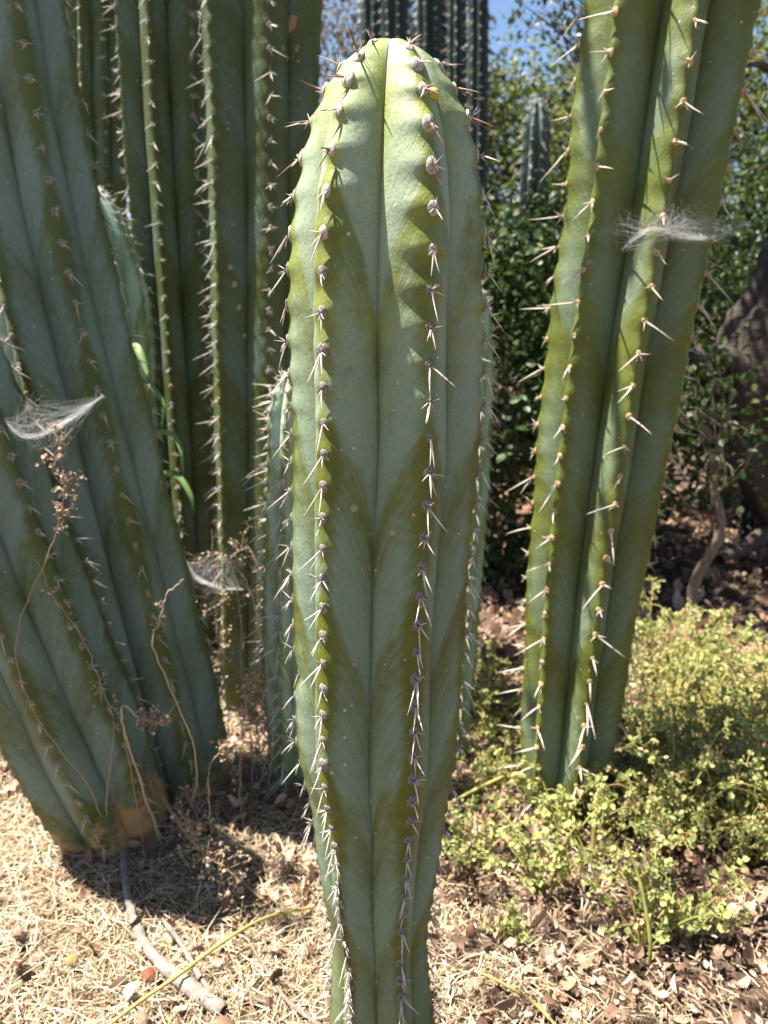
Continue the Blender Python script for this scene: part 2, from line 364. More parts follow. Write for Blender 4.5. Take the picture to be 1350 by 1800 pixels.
        # the strong spines point out and down; weaker ones spread round the areole
        for q in range(tk['n']()):
            big = q < tk['nbig']()
            if big: L = random.uniform(*tk['L']); d = nn*random.uniform(.45, 1.0)-upv*random.uniform(*tk['droop'])+sd_*random.gauss(0, tk['spread'])
            else:
                a_ = random.uniform(-.3, 2*math.pi); L = random.uniform(*tk['l']); d = nn*random.uniform(.35, .8)+sd_*math.cos(a_)*.9+upv*(math.sin(a_)*.9-.35)
            if tf > .3: d = d+upv*random.uniform(.3, 1.1)*tf; L *= random.uniform(.6, .95)
            if random.random() < tk.get('broken', .1): L *= .5
            lst.append((unit(d), L, big))
        if vis: ind.append((p, nn, upv, sd_, A, asz, lst, tf, dz))
        else:
            restA.append((p, asz, A)); rest += [(p+nn*asz*.15, d, L, tk['r']*(1 if big else .6)) for d, L, big in lst]
    cnt = sorted([(-L/dz, id(lst), q) for (_, _, _, _, _, _, lst, _, dz) in ind for q, (d, L, big) in enumerate(lst)])[:300]
    keep = {(a, q) for _, a, q in cnt}
    ind.sort(key=lambda r_: r_[8])
    for na, (p, nn, upv, sd_, A, asz, lst, tf, dz) in enumerate(ind):
        if na >= 300: restA.append((p, asz, A)); rest += [(p, d, L, tk['r']*(1 if big else .6)) for d, L, big in lst]; continue
        wl_ = 'white' if (wool == 'grey' and tf > .02) else wool
        m4 = Matrix.Translation(Vector(p-b0)) @ A @ Matrix.Diagonal((asz, asz, asz*random.uniform(.8, 1.2), 1))
        ao = obj('areole', random.choice(ARM[wl_]), root, mat4=m4)
        inv = m4.inverted()
        for q, (d, L, big) in enumerate(lst):
            st_ = p+nn*asz*.12+d*asz*.15
            if (id(lst), q) not in keep: rest.append((st_, d, L, tk['r']*(1 if big else .6))); continue
            w = tk['r']*(1 if big else .6)/.04
            q4 = Vector(d).to_track_quat('Z', 'Y').to_matrix().to_4x4() @ Matrix.Rotation(random.uniform(0, 6.28), 4, 'Z')
            mm = Matrix.Translation(Vector(st_-b0)) @ q4 @ Matrix.Diagonal((w, w, L, 1))
            fam = tk.get('fam', 'spine'); fam = 'spine_young' if (tf > .3 and random.random() < .8) else fam
            so = obj('spine', random.choice(SPM[fam]), ao); so.matrix_parent_inverse = inv; so.matrix_basis = mm
    if rest:
        b = merge_spine_arrays(rest); obj('spines', b.mesh('spines', M[tk.get('fam', 'spine')], True, b0), root, kind='stuff')
    if restA:
        b = Buf()
        src = ARM[wool][0]; vv = np.array([v.co[:] for v in src.vertices]); ff = np.array([p_.vertices[:] for p_ in src.polygons])
        for p, asz, A in restA: b.add(vv*asz @ np.array(A.to_3x3()).T + p, ff, .15)
        obj('areoles', b.mesh('areoles', M['wool_tan' if wool == 'tan' else 'wool'], True, b0), root, kind='stuff')
    return root

ri_ = random.randint
SP_MAIN = dict(n=lambda: ri_(2, 7), nbig=lambda: ri_(1, 3), L=(.014, .036), l=(.006, .015), droop=(.5, 1.5), spread=.35, r=.0009)
SP_RIGHT = dict(n=lambda: ri_(3, 4), nbig=lambda: ri_(0, 2), L=(.028, .07), l=(.008, .02), droop=(.0, .8), spread=.55, r=.0015, fam='spine_tan')
SP_LEFT = dict(n=lambda: ri_(3, 5), nbig=lambda: ri_(0, 2), L=(.014, .036), l=(.007, .015), droop=(.3, 1.2), spread=.5, r=.0008)
SP_MID = dict(n=lambda: ri_(4, 7), nbig=lambda: ri_(0, 2), L=(.018, .055), l=(.008, .017), droop=(.1, .9), spread=.5, r=.0010)
SP_PUP = dict(n=lambda: ri_(4, 7), nbig=lambda: ri_(1, 3), L=(.025, .065), l=(.010, .022), droop=(.1, .9), spread=.55, r=.0011)
SP_FAR = dict(n=lambda: ri_(3, 5), nbig=lambda: 1, L=(.02, .05), l=(.01, .02), droop=(0, .8), spread=.5, r=.0013)

YM = .80
main_px = [(668,1960,190),(672,1850,188),(670,1790,184),(668,1700,172),(667,1640,170),(664,1580,192),(663,1500,216),(664,1420,238),(662,1330,278),(662,1250,289),(664,1150,296),(666,1050,304),(669,950,314),(674,850,326),(678,750,332),(677,650,336),(677,550,341),(679,450,342),(681,370,340),(683,300,338),(685,200,338),(687,130,338),(689,72,338)]
cactus('columnar_cactus', 'plump single cactus stem with pale rounded tip, standing free on the straw', [(x, y, YM, w) for x, y, w in main_px], 6, -36, .26, M['main'],
       dome=.185, rows=360, spacing=(.0155, .0362), areole=.0128, spines=SP_MAIN, bumps=(.0006, .0021), young=.20, tipfade=.42, base_len=.5, crest=.20, bvh='main', dents=((5, .655, .012, .07),))
cactus('columnar_cactus', 'tall olive green cactus leaning to the right behind the yellow-green weeds', [(975,1500,1.41,110),(985,1400,1.41,140),(1000,1300,1.41,168),(1010,1200,1.41,180),(1032,1000,1.41,204),(1060,800,1.41,230),(1088,600,1.41,248),(1122,400,1.41,262),(1152,200,1.41,284),(1182,0,1.41,300),(1195,-90,1.41,304)],
       7, -36, .43, M['right'], rows=220, spacing=(.04, .058), areole=.0115, spines=SP_RIGHT, bumps=(.0022, .0022), wool='tan', extra_top=.42, crest=.12)
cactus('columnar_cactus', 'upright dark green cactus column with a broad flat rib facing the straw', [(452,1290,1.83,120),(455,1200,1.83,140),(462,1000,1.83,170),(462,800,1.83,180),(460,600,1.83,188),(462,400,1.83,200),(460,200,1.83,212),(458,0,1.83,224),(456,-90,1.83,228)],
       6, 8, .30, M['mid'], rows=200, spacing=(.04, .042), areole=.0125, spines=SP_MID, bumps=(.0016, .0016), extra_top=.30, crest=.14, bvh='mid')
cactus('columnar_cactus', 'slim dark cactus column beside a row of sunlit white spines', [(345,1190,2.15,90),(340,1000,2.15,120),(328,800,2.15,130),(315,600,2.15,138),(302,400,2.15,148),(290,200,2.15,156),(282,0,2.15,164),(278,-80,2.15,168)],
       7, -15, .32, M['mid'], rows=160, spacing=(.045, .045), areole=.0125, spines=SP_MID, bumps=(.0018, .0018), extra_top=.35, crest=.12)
cactus('columnar_cactus', 'thick blue-green cactus leaning left with feathery grey bloom on its ribs', [(325,1420,1.47,170),(305,1330,1.47,196),(270,1200,1.46,210),(218,1000,1.45,216),(168,800,1.44,220),(118,600,1.43,222),(72,400,1.42,222),(34,200,1.41,220),(0,0,1.40,220),(-18,-100,1.40,220)],
       6, 14, .28, M['left'], rows=220, spacing=(.045, .05), areole=.0125, spines=SP_LEFT, bumps=(.0016, .0016), extra_top=.22, crest=.16)
cactus('columnar_cactus', 'stout blue-green cactus leaning far over the straw, its base scarred brown', [(225,1500,1.31,150),(195,1425,1.31,196),(140,1310,1.29,226),(48,1100,1.26,246),(-30,900,1.24,252),(-100,700,1.22,248),(-165,520,1.20,240),(-205,400,1.19,236)],
       7, 35, .26, M['left'], rows=200, spacing=(.04, .045), areole=.0125, spines=SP_LEFT, bumps=(.0016, .0016), dome=.2, crest=.16, base_len=.36)
cactus('young_cactus', 'short pale green cactus crowded with spines behind the plump stem', [(515,1380,1.47,80),(512,1250,1.47,94),(508,1100,1.47,96),(512,950,1.47,96),(515,800,1.47,96),(520,650,1.47,94)],
       7, -20, .32, M['pup'], rows=130, spacing=(.032, .034), areole=.011, spines=SP_PUP, bumps=(.002, .003), dome=.12, crest=.14)
cactus('young_cactus', 'short pale cactus peeping out behind the right flank of the plump stem', [(790,1320,1.55,66),(800,1150,1.55,74),(815,950,1.55,78),(826,750,1.55,80),(828,600,1.55,78),(826,490,1.55,74)],
       7, 24, .28, M['pup'], rows=110, spacing=(.034, .034), areole=.011, spines=SP_LEFT, bumps=(.002, .003), dome=.1, crest=.14)
cactus('young_cactus', 'sunlit pale blue young cactus with a pointed tip behind the leaning one', [(215,1050,1.95,110),(212,800,1.95,128),(204,600,1.95,132),(188,470,1.95,132),(158,325,1.95,130)],
       8, 8, .28, M['pup'], rows=110, spacing=(.036, .036), areole=.011, spines=SP_LEFT, bumps=(.002, .003), dome=.34, crest=.14)

# corky scars, a split and a small bud on the skin
def on_skin(key, px_, py_):
    t, root, b0 = BV[key]; h = t.ray_cast(Vector(CAM), Vector(ray(px_, py_)).normalized()); return (np.array(h[0]), np.array(h[1])) if h[0] else (None, None)
k = NT('cork_scar'); k.fin(k.mix(k.noise(k.gen(), 500, 3), (.16, .11, .06), (.50, .42, .30)), .8, .1); M['cork'] = k.m
k = NT('cork_orange'); k.fin(k.mix(k.noise(k.gen(), 200, 4), (.16, .085, .04), (.48, .30, .16)), .8, .1); M['cork_o'] = k.m
k = NT('split_cork'); k.fin(k.mix(k.noise(k.gen(), 300, 4), (.035, .022, .018), (.20, .14, .10)), .9, .1); M['split'] = k.m
k = NT('bud_skin'); k.fin(k.mix(k.noise(k.gen(), 200, 3), (.40, .38, .05), (.5, .46, .1)), .5, .3); M['bud'] = k.m
def scar(key, px_, py_, rpx, mat='cork', el=1.0, name='corky_scar'):
    p, n = on_skin(key, px_, py_)
    if p is None: return
    if np.dot(n, CAM-p) < 0: n = -n
    r = rpx/FPX*depth(p); root, b0 = BV[key][1:]; u = unit(np.cross(n, (.3, .2, .9))); v = np.cross(n, u); m = 14; th = np.arange(m)/m*2*np.pi; V = [p+n*r*.15]; 
    for rr_, hh in ((.55, .10), (.8, .22), (1.0, -.05)):
        w = rr_*r*(1+rng.normal(0, .09, m)); V += list(p+u*(np.cos(th)*w)[:, None]+v*(np.sin(th)*w*el)[:, None]+n*r*hh)
    F = [(0, 1+i, 1+(i+1) % m, 1+(i+1) % m) for i in range(m)]; F3 = [(0, 1+i, 1+(i+1) % m) for i in range(m)]
    for q in range(2): F3 += [x for i in range(m) for x in ((1+q*m+i, 1+(q+1)*m+i, 1+(q+1)*m+(i+1) % m), (1+q*m+i, 1+(q+1)*m+(i+1) % m, 1+q*m+(i+1) % m))]
    obj(name, mesh_np(name, np.array(V)-b0, np.array(F3), M[mat]), root)
for x, y, r_ in [(690,937,6),(622,893,7.5),(681,741,4),(660,1003,4),(673,794,3),(651,937,2.6),(624,553,3.5),(623,1168,4.5),(651,1406,7),(803,1047,4),(661,1722,7),(640,600,3.5),(712,1160,3),(600,790,3.5),(660,1465,3),(690,1560,3),(640,1650,4),(682,1660,3.5),(785,1180,3),(545,1010,3),(618,1240,3.5),(727,905,4)]: scar('main', x, y, r_)
for x, y, r_, e_ in [(513,40,7,2.2),(522,85,3.5,1.8),(498,85,3.5,1.7),(505,103,3,1.6),(508,170,2.5,1.5),(412,500,5,1.2),(420,540,4,1.4),(405,470,4,1.2),(430,590,4,1)]: scar('mid', x, y, r_, 'cork_o' if y < 300 else 'cork', e_)
p, n = on_skin('main', 761, 166); root, b0 = BV['main'][1:]; V = []; m = 12
for a in range(6):
    ph = a/5*1.6; V += [p+n*(.0075*math.cos(ph)-.001)+unit(np.cross(n, (0, 0, 1)))*.0070*math.sin(ph)*math.cos(t)+np.array((0, 0, 1))*.0058*math.sin(ph)*math.sin(t) for t in np.arange(m)/m*2*np.pi]
obj('bud', mesh_np('bud', np.array(V)-b0, [(a*m+i, (a+1)*m+i, (a+1)*m+(i+1) % m, a*m+(i+1) % m) for a in range(5) for i in range(m)], M['bud']), root)
V = []; 
for i, (x, y) in enumerate(spline([(597,1545),(598,1590),(603,1640),(610,1690),(618,1735),(622,1775)], 40)):
    w = 4.2*math.sin(.15+3.0*i/40)*(1+rng.normal(0, .25)); pl, nl = on_skin('main', x-w, y); pr_, nr = on_skin('main', x+w, y); pm, nm_ = on_skin('main', x, y)
    V += [pl+nl*.0006, pm+nm_*.0022, pr_+nr*.0006]
obj('split_scar', mesh_np('split_scar', np.array(V)-b0, [(i*3+q, i*3+q+1, i*3+q+4, i*3+q+3) for i in range(39) for q in (0, 1)], M['split']), root, label='dark corky split on the lower rib')

# ------------------------------------------------------------------ background cacti
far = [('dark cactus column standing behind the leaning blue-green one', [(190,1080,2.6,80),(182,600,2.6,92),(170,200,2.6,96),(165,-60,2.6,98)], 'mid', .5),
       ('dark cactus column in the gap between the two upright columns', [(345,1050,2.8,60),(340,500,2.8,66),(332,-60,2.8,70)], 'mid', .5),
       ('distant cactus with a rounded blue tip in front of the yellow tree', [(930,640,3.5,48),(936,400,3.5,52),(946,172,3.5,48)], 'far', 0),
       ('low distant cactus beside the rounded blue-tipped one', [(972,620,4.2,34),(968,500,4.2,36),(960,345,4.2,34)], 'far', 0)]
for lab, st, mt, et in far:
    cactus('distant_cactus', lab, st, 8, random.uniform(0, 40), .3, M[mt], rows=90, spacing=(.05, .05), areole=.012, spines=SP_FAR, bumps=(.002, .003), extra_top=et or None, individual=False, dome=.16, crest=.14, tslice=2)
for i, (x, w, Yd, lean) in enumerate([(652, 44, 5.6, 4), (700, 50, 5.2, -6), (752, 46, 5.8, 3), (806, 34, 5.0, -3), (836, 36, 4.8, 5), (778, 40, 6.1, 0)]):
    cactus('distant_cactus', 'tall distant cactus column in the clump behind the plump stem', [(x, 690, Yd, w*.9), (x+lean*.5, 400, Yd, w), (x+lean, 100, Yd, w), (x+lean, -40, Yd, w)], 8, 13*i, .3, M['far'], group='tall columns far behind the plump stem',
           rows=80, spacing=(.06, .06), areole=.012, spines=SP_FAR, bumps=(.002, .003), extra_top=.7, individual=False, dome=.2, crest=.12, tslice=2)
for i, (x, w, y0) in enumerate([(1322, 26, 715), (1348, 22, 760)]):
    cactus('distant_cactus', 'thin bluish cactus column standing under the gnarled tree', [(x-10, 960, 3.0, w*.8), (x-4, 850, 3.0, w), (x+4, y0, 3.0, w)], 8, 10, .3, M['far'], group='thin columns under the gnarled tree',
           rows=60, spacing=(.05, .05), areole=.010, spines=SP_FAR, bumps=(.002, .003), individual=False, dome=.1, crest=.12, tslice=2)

# ------------------------------------------------------------------ foliage materials
M['bark'] = wood_mat('dark_bark', (.012, .009, .008), (.15, .115, .095), 30, .95, (1, 1, .35), 1.0)
M['twig'] = wood_mat('twig_bark', (.10, .075, .06), (.28, .22, .17), 40)
M['grey_wood'] = wood_mat('grey_weathered_wood', (.06, .05, .045), (.40, .34, .28), 45, .85, (1, 1, .2))
M['shrub'] = leaf_mat('shrub_leaf', [(0, (.018, .036, .012)), (.5, (.045, .080, .022)), (.8, (.10, .14, .035)), (1, (.24, .27, .07))], .35, .45, .3)
M['dark_leaf'] = leaf_mat('oak_leaf', [(0, (.018, .032, .012)), (.6, (.04, .06, .02)), (.9, (.09, .10, .03)), (1, (.13, .07, .03))], .2, .45, .4)
M['yellow_tree'] = leaf_mat('yellow_green_leaf', [(0, (.07, .10, .025)), (.5, (.17, .20, .05)), (1, (.30, .30, .10))], .45, .6, .2)
M['grey_tree'] = leaf_mat('dry_grey_leaf', [(0, (.10, .085, .06)), (.5, (.20, .16, .11)), (1, (.26, .25, .12))], .3, .7, .1)
M['weed'] = leaf_mat('weed_leaf', [(0, (.20, .26, .08)), (.4, (.40, .44, .15)), (.75, (.56, .56, .22)), (.9, (.60, .52, .28)), (1, (.50, .27, .18))], .42, .6, .2)
M['weed_stem'] = leaf_mat('weed_stem', [(0, (.15, .18, .05)), (.5, (.30, .28, .07)), (1, (.34, .20, .09))], .0, .5, .3)
M['straw'] = leaf_mat('straw', [(0, (.10, .06, .035)), (.3, (.30, .20, .11)), (.65, (.55, .42, .27)), (1, (.72, .62, .46))], .12, .6, .25)
M['litter'] = leaf_mat('dead_leaf', [(0, (.09, .05, .035)), (.3, (.26, .15, .10)), (.6, (.42, .26, .17)), (.85, (.52, .38, .26)), (1, (.58, .48, .35))], .15, .7, .15)
M['green_blade'] = leaf_mat('fresh_blade', [(0, (.12, .22, .06)), (1, (.26, .38, .13))], .4, .45, .35)
M['silk'] = NT('spider_silk').fin((.80, .80, .80), .5, .4)
M['dry'] = leaf_mat('dried_stalk', [(0, (.20, .11, .07)), (.5, (.36, .25, .16)), (1, (.55, .46, .34))], .0, .8, .1)

def crown(n_cl, cen, ext, per, cl_r, lsize, simple=False, up=.4, wid=.8, shell=.5):
    d = rdir(n_cl); rr = rng.uniform(shell, 1, n_cl)**.6; c = np.asarray(cen)+d*rr[:, None]*np.asarray(ext)
    P = np.repeat(c, per, 0)+rng.normal(size=(n_cl*per, 3))*cl_r; n = len(P)
    a = np.repeat(rng.uniform(0, .5, n_cl), per)+rng.uniform(0, .5, n)
    return c, leaves(P, rdir(n, -.2), rdir(n, up*3), rng.uniform(.6, 1.25, n)*lsize, a, wid, rng.normal(0, .25, n), simple)
def limb(buf, p0, p1, r0, r1, sag=.0, k=7, wob=.06, n=9):
    p0, p1 = np.asarray(p0, float), np.asarray(p1, float); L = np.linalg.norm(p1-p0); m = 5
    Q = p0+(p1-p0)*np.linspace(0, 1, m)[:, None]; Q[1:-1] += rng.normal(0, wob*L, (m-2, 3)); Q[:, 2] += sag*L*np.sin(np.linspace(0, np.pi, m))
    V, F = tube(spline(Q, n), np.linspace(r0, r1, n), k); buf.add(V, F)
def tree(name, label, base, top, r0, cen, ext, n_cl, per, cl_r, lsize, mat, bark='bark', nb=14, simple=True, cat='tree', group=None, wid=.8, shell=.5, trunkpart='trunk'):
    base = np.asarray(base, float); top = np.asarray(top, float)
    root = obj(name, None, label=label, cat=cat, group=group, loc=base)
    c, (V, F, a) = crown(n_cl, cen, ext, per, cl_r, lsize, simple, wid=wid, shell=shell)
    b = Buf(); limb(b, base-np.array((0, 0, .05)), top, r0, r0*.5, k=9, n=14, wob=.03); obj(trunkpart, b.mesh('trunk', M[bark], True, base), root)
    b = Buf()
    for q in c[rng.permutation(len(c))[:nb*3]]:
        f = rng.uniform(.45, 1); limb(b, base+(top-base)*f, q, r0*.28*rng.uniform(.5, 1), r0*.04, sag=rng.uniform(-.08, .12), k=5, wob=.05)
    obj('limbs', b.mesh('limbs', M[bark], True, base), root)
    fo = Buf(); fo.add(V, F, a); obj('crown', fo.mesh('crown', mat, False, base), root, kind='stuff')
    return root

# dense leafy shrub in the gap right of the plump stem
g = ground_at
def shrub(label, px0, Yd, z0, z1, w, dpt, n_cl, per, mat=None, ls=.030, cl=.055, name='leafy_shrub', group=None):
    ls *= 1.12; x = at(px0, 600, Yd)[0]
    return tree(name, label, (x, Yd, 0), (x+.03, Yd, (z0+z1)/2), .02, (x, Yd, (z0+z1)/2), (w, dpt, (z1-z0)/2), int(n_cl*1.5), per, cl, ls, mat or M['shrub'], bark='twig', nb=10, cat='shrub', simple=False, shell=.35, trunkpart='stem', group=group)
shrub('dense dark round-leaved shrub between the plump stem and the olive cactus', 900, 2.75, .02, 1.38, .55, .32, 190, 46)
shrub('round-leaved shrub in the shade behind the olive cactus', 1120, 3.1, .05, 1.45, .55, .35, 90, 40)
shrub('leafy shrub beyond the gnarled tree', 1330, 3.7, .05, 1.75, .8, .4, 160, 46)
shrub('sparse leafy shrub in front of the gnarled trunk', 1275, 2.3, .45, .95, .22, .15, 14, 16, ls=.026, cl=.05)
shrub('shaded shrub behind the slim dark columns', 260, 3.6, .05, 1.7, 1.0, .4, 80, 36)
shrub('dark shrub behind the short pale cactus', 600, 3.4, .05, 1.5, .7, .35, 80, 36)

# trees further back
def bt(label, px0, Yd, pytop, w, mat, zc0=.5, n_cl=150, per=40, ls=.06, cl=.16, group=None):
    x = at(px0, 500, Yd)[0]; zt = at(px0, pytop, Yd)[2]
    tree('background_tree', label, (x, Yd, 0), (x+.1, Yd, zt*.7), .08, (x, Yd, (zt+zc0)/2), (w, .8, (zt-zc0)/2), n_cl, per, cl, ls, mat, nb=12, wid=.7, group=group)
bt('yellow-green tree glowing in the sun behind the distant blue-tipped cactus', 930, 7.0, 115, 1.3, M['yellow_tree'], .3, 330, 50, .075)
bt('pale dry tree behind the far clump of columns', 600, 8.0, -60, 1.6, M['grey_tree'], .5, 300, 40, .06)
bt('dark leafy tree right behind the far clump of columns', 745, 7.2, -60, .75, M['dark_leaf'], .3, 150, 44, .075)
bt('dusty olive tree behind the gnarled trunk', 1340, 6.5, -80, 1.4, M['yellow_tree'], .3, 260, 46, .075)
bt('olive tree behind the leaning cacti', 120, 6.5, -100, 2.0, M['dark_leaf'], .2, 200, 40, .07)
bt('brownish tree behind the upright columns', 400, 7.5, -150, 1.7, M['grey_tree'], .2, 180, 36, .06)
bt('dark tree standing behind the olive cactus', 1130, 7.5, -40, 1.1, M['dark_leaf'], .2, 240, 44, .08)

# gnarled tree at the right whose crown shades the litter
b0 = np.array((1.62, 2.75, 0.0)); tb = Buf()
root = obj('gnarled_tree', None, label='gnarled dark tree trunk leaning over the shaded leaf litter', cat='tree', loc=b0)
pts = [b0+(0.06, 0, -.06), at(1395, 900, 2.72), at(1338, 740, 2.66), at(1345, 610, 2.62), at(1400, 470, 2.62), at(1440, 250, 2.7), at(1440, 20, 2.8)]
NR, NK = 110, 28; Pn = spline(pts, NR); V, F = tube(Pn, np.interp(np.linspace(0, 1, NR), [0, .15, .4, .55, 1], [.17, .12, .135, .12, .07]), NK)
ii = np.repeat(np.arange(NR), NK); jj = np.tile(np.arange(NK), NR)/NK*2*np.pi; ctr = Pn[ii]; dv = V[:-2]-ctr
rg = 1+.13*np.sin(3*jj+ii*.07+1)+.09*np.sin(7*jj+.9*np.sin(ii*.13))+.07*np.sin(ii*.33+2*jj)+.06*np.sin(ii*.9+5*jj)*np.sin(3*jj)+rng.normal(0, .035, len(ii))
V[:-2] = ctr+dv*rg[:, None]; tb.add(V, F); obj('trunk', tb.mesh('trunk', M['bark'], True, b0), root)
for a, c_, r0, r1 in [((1335,640,2.64),(1205,628,2.55),.05,.03),((1338,740,2.66),(1225,800,2.85),.035,.015),((1440,90,2.77),(1150,-260,2.6),.05,.015),((1440,60,2.8),(1500,-400,2.9),.05,.02),((1440,60,2.8),(820,-420,2.8),.04,.012),((1430,200,2.7),(1300,120,2.5),.02,.005),((1440,100,2.7),(1290,-60,2.5),.02,.005),((1395,900,2.72),(1265,985,2.5),.04,.02)]:
    lb = Buf(); limb(lb, at(*a), at(*c_), r0, r1, .05, 9, .05, 18); lb.V[0][:-2] += rng.normal(0, r1*.12, lb.V[0][:-2].shape); obj('limb', lb.mesh('limb', M['bark'], True, b0), root)
lb = Buf(); dapple_limb = spline([at(1440, 40, 2.8), (1.1, 2.4, 2.75), (.2, 1.8, 2.9), (-.55, 1.35, 2.75), (-.95, 1.15, 2.5)], 30); V, F = tube(dapple_limb, np.linspace(.03, .004, 30), 7); lb.add(V, F); obj('limb', lb.mesh('limb', M['bark'], True, b0), root)  # added limb above the view, laid out to dapple the plump stem
fb = Buf()
for cen, ext, ncl in [((1.25, 2.75, 2.75), (.9, .85, .45), 190), ((.45, 2.8, 2.85), (.7, .7, .38), 120)]:
    c, (V, F, a) = crown(ncl, cen, ext, 34, .09, .045, True, wid=.75, shell=.3); fb.add(V, F, a)
P = dapple_limb[rng.integers(19, 30, 95)]+rng.normal(size=(95, 3))*.13; V, F, a = leaves(P, rdir(95, -.4), rdir(95, 1), rng.uniform(.03, .055, 95), rng.uniform(0, 1, 95), .8, .1); fb.add(V, F, a)  # sparse leaves added on that unseen limb for its dappled shade
obj('crown', fb.mesh('crown', M['dark_leaf'], False, b0), root, kind='stuff')
# sparse dark-leaved tree whose twigs cross the sky gap
b0 = np.array((1.35, 4.2, 0)); root = obj('sparse_tree', None, label='sparse dark-leaved tree with twigs crossing the patch of sky', cat='tree', loc=b0)
b = Buf(); limb(b, b0-(0, 0, .05), b0+(-.05, 0, 2.1), .06, .04, k=9, n=14); obj('trunk', b.mesh('trunk', M['bark'], True, b0), root)
lb, fb = Buf(), Buf()
for i in range(46):
    tx, ty = random.uniform(905, 1090), random.uniform(-60, 230)
    if ty > 90 and tx < 1000 and random.random() < .4: continue
    tip_ = at(tx, ty, random.uniform(3.8, 4.5)); limb(lb, b0+(-.05*random.random(), 0, random.uniform(1.5, 2.1)), tip_, .008, .002, .05, 4, .06, 10)
    n = random.randint(4, 15) if tx < 950 else random.randint(10, 30); P = tip_+rng.normal(size=(n, 3))*.07; V, F, a = leaves(P, rdir(n, -.3), rdir(n, 1), rng.uniform(.02, .04, n), rng.uniform(0, 1, n), .8, .1); fb.add(V, F, a)
obj('limbs', lb.mesh('limbs', M['bark'], True, b0), root); obj('crown', fb.mesh('crown', M['dark_leaf'], False, b0), root, kind='stuff')

# ------------------------------------------------------------------ straw, litter, weeds
def ground_xy(n, x0, x1, y0, y1): return rng.uniform(x0, x1, n), rng.uniform(y0, y1, n)
def strawfield(name, n, x0, x1, y0, y1, L, w, mat, keep=None, lift=.012, kind='stuff', tone=(0, 1)):
    x, y = ground_xy(n, x0, x1, y0, y1)
    if keep is not None:
        kf = keep(x, y); x, y = x[kf], y[kf]
    n = len(x); th = rng.uniform(0, np.pi*2, n); ln = rng.uniform(*L, n)*rng.uniform(.5, 1, n); tilt = rng.normal(0, .22, n); wd = rng.uniform(*w, n)
    d = np.stack([np.cos(th)*np.cos(tilt), np.sin(th)*np.cos(tilt), np.sin(tilt)], -1); sdv = unit(np.cross(d, np.array((0, 0, 1.0))))
    c = np.stack([x, y, gh(x, y)+rng.uniform(.001, lift, n)+abs(np.sin(tilt))*ln*.3], -1); bend = rng.normal(0, .06, n)
    up = unit(np.cross(sdv, d)+sdv*rng.normal(0, .6, n)[:, None])
    V = np.empty((n, 6, 3)); 
    for q, f in enumerate((-.5, 0, .5)):
        m = c+d*(f*ln)[:, None]+(sdv*(bend*ln)[:, None] + np.array((0, 0, 1))*(.06*ln)[:, None])*(1-4*f*f)
        V[:, q*2] = m-sdv*(wd/2)[:, None]; V[:, q*2+1] = m+sdv*(wd/2)[:, None]+up*(wd*.35)[:, None]
    F = (np.arange(n)*6)[:, None, None]+np.array([(0, 1, 3, 2), (2, 3, 5, 4)])[None]
    b = Buf(); b.add(V.reshape(-1, 3), F.reshape(-1, 4), np.repeat(rng.uniform(*tone, n), 6))
    return b
left = lambda x, y: rng.uniform(size=len(x)) < 1/(1+np.exp((x-.18-.15*np.sin(3*y))*6))
right = lambda x, y: rng.uniform(size=len(x)) < 1/(1+np.exp(-(x-.02-.1*np.sin(3*y))*8))
b = strawfield('straw', 52000, -1.3, .8, .62, 1.9, (.02, .10), (.0006, .0017), M['straw'], left)
obj('straw_mulch', b.mesh('straw_mulch', M['straw'], False), label='pale dry straw strewn over the ground below the leaning cacti', cat='straw', kind='stuff')
b = strawfield('stalks', 14000, -1.2, 1.6, .62, 3.2, (.02, .08), (.0009, .0022), M['dry'], right, .02)
obj('dry_stalk_litter', b.mesh('dry_stalk_litter', M['dry'], False), label='thin brown stalks scattered through the leaf litter', cat='dry stalks', kind='stuff')
def litter(n, x0, x1, y0, y1, size, keep=None, lift=.025):
    x, y = ground_xy(n, x0, x1, y0, y1)
    if keep is not None: kf = keep(x, y); x, y = x[kf], y[kf]
    n = len(x); P = np.stack([x, y, gh(x, y)+rng.uniform(.001, lift, n)], -1); D = rdir(n); D[:, 2] *= .35
    return leaves(P, D, rdir(n, 1.2), rng.uniform(*size, n), rng.uniform(0, 1, n), rng.uniform(.6, 1.1), rng.normal(.3, .6, n), jitter=.05)
b = Buf(); b.add(*litter(26000, -.5, 2.2, .62, 2.2, (.003, .013), right, .03)); b.add(*litter(6000, -.5, 2.2, .62, 2.2, (.010, .026), right, .035)); b.add(*litter(5000, .0, 3.0, 2.0, 4.2, (.02, .05), right)); b.add(*litter(3500, -1.6, .3, 1.35, 2.6, (.012, .035))); b.add(*litter(350, -1.1, .3, .7, 1.5, (.012, .03)))
obj('leaf_litter', b.mesh('leaf_litter', M['litter'], False), label='brown curled dead leaves covering the ground among the weeds', cat='leaf litter', kind='stuff')

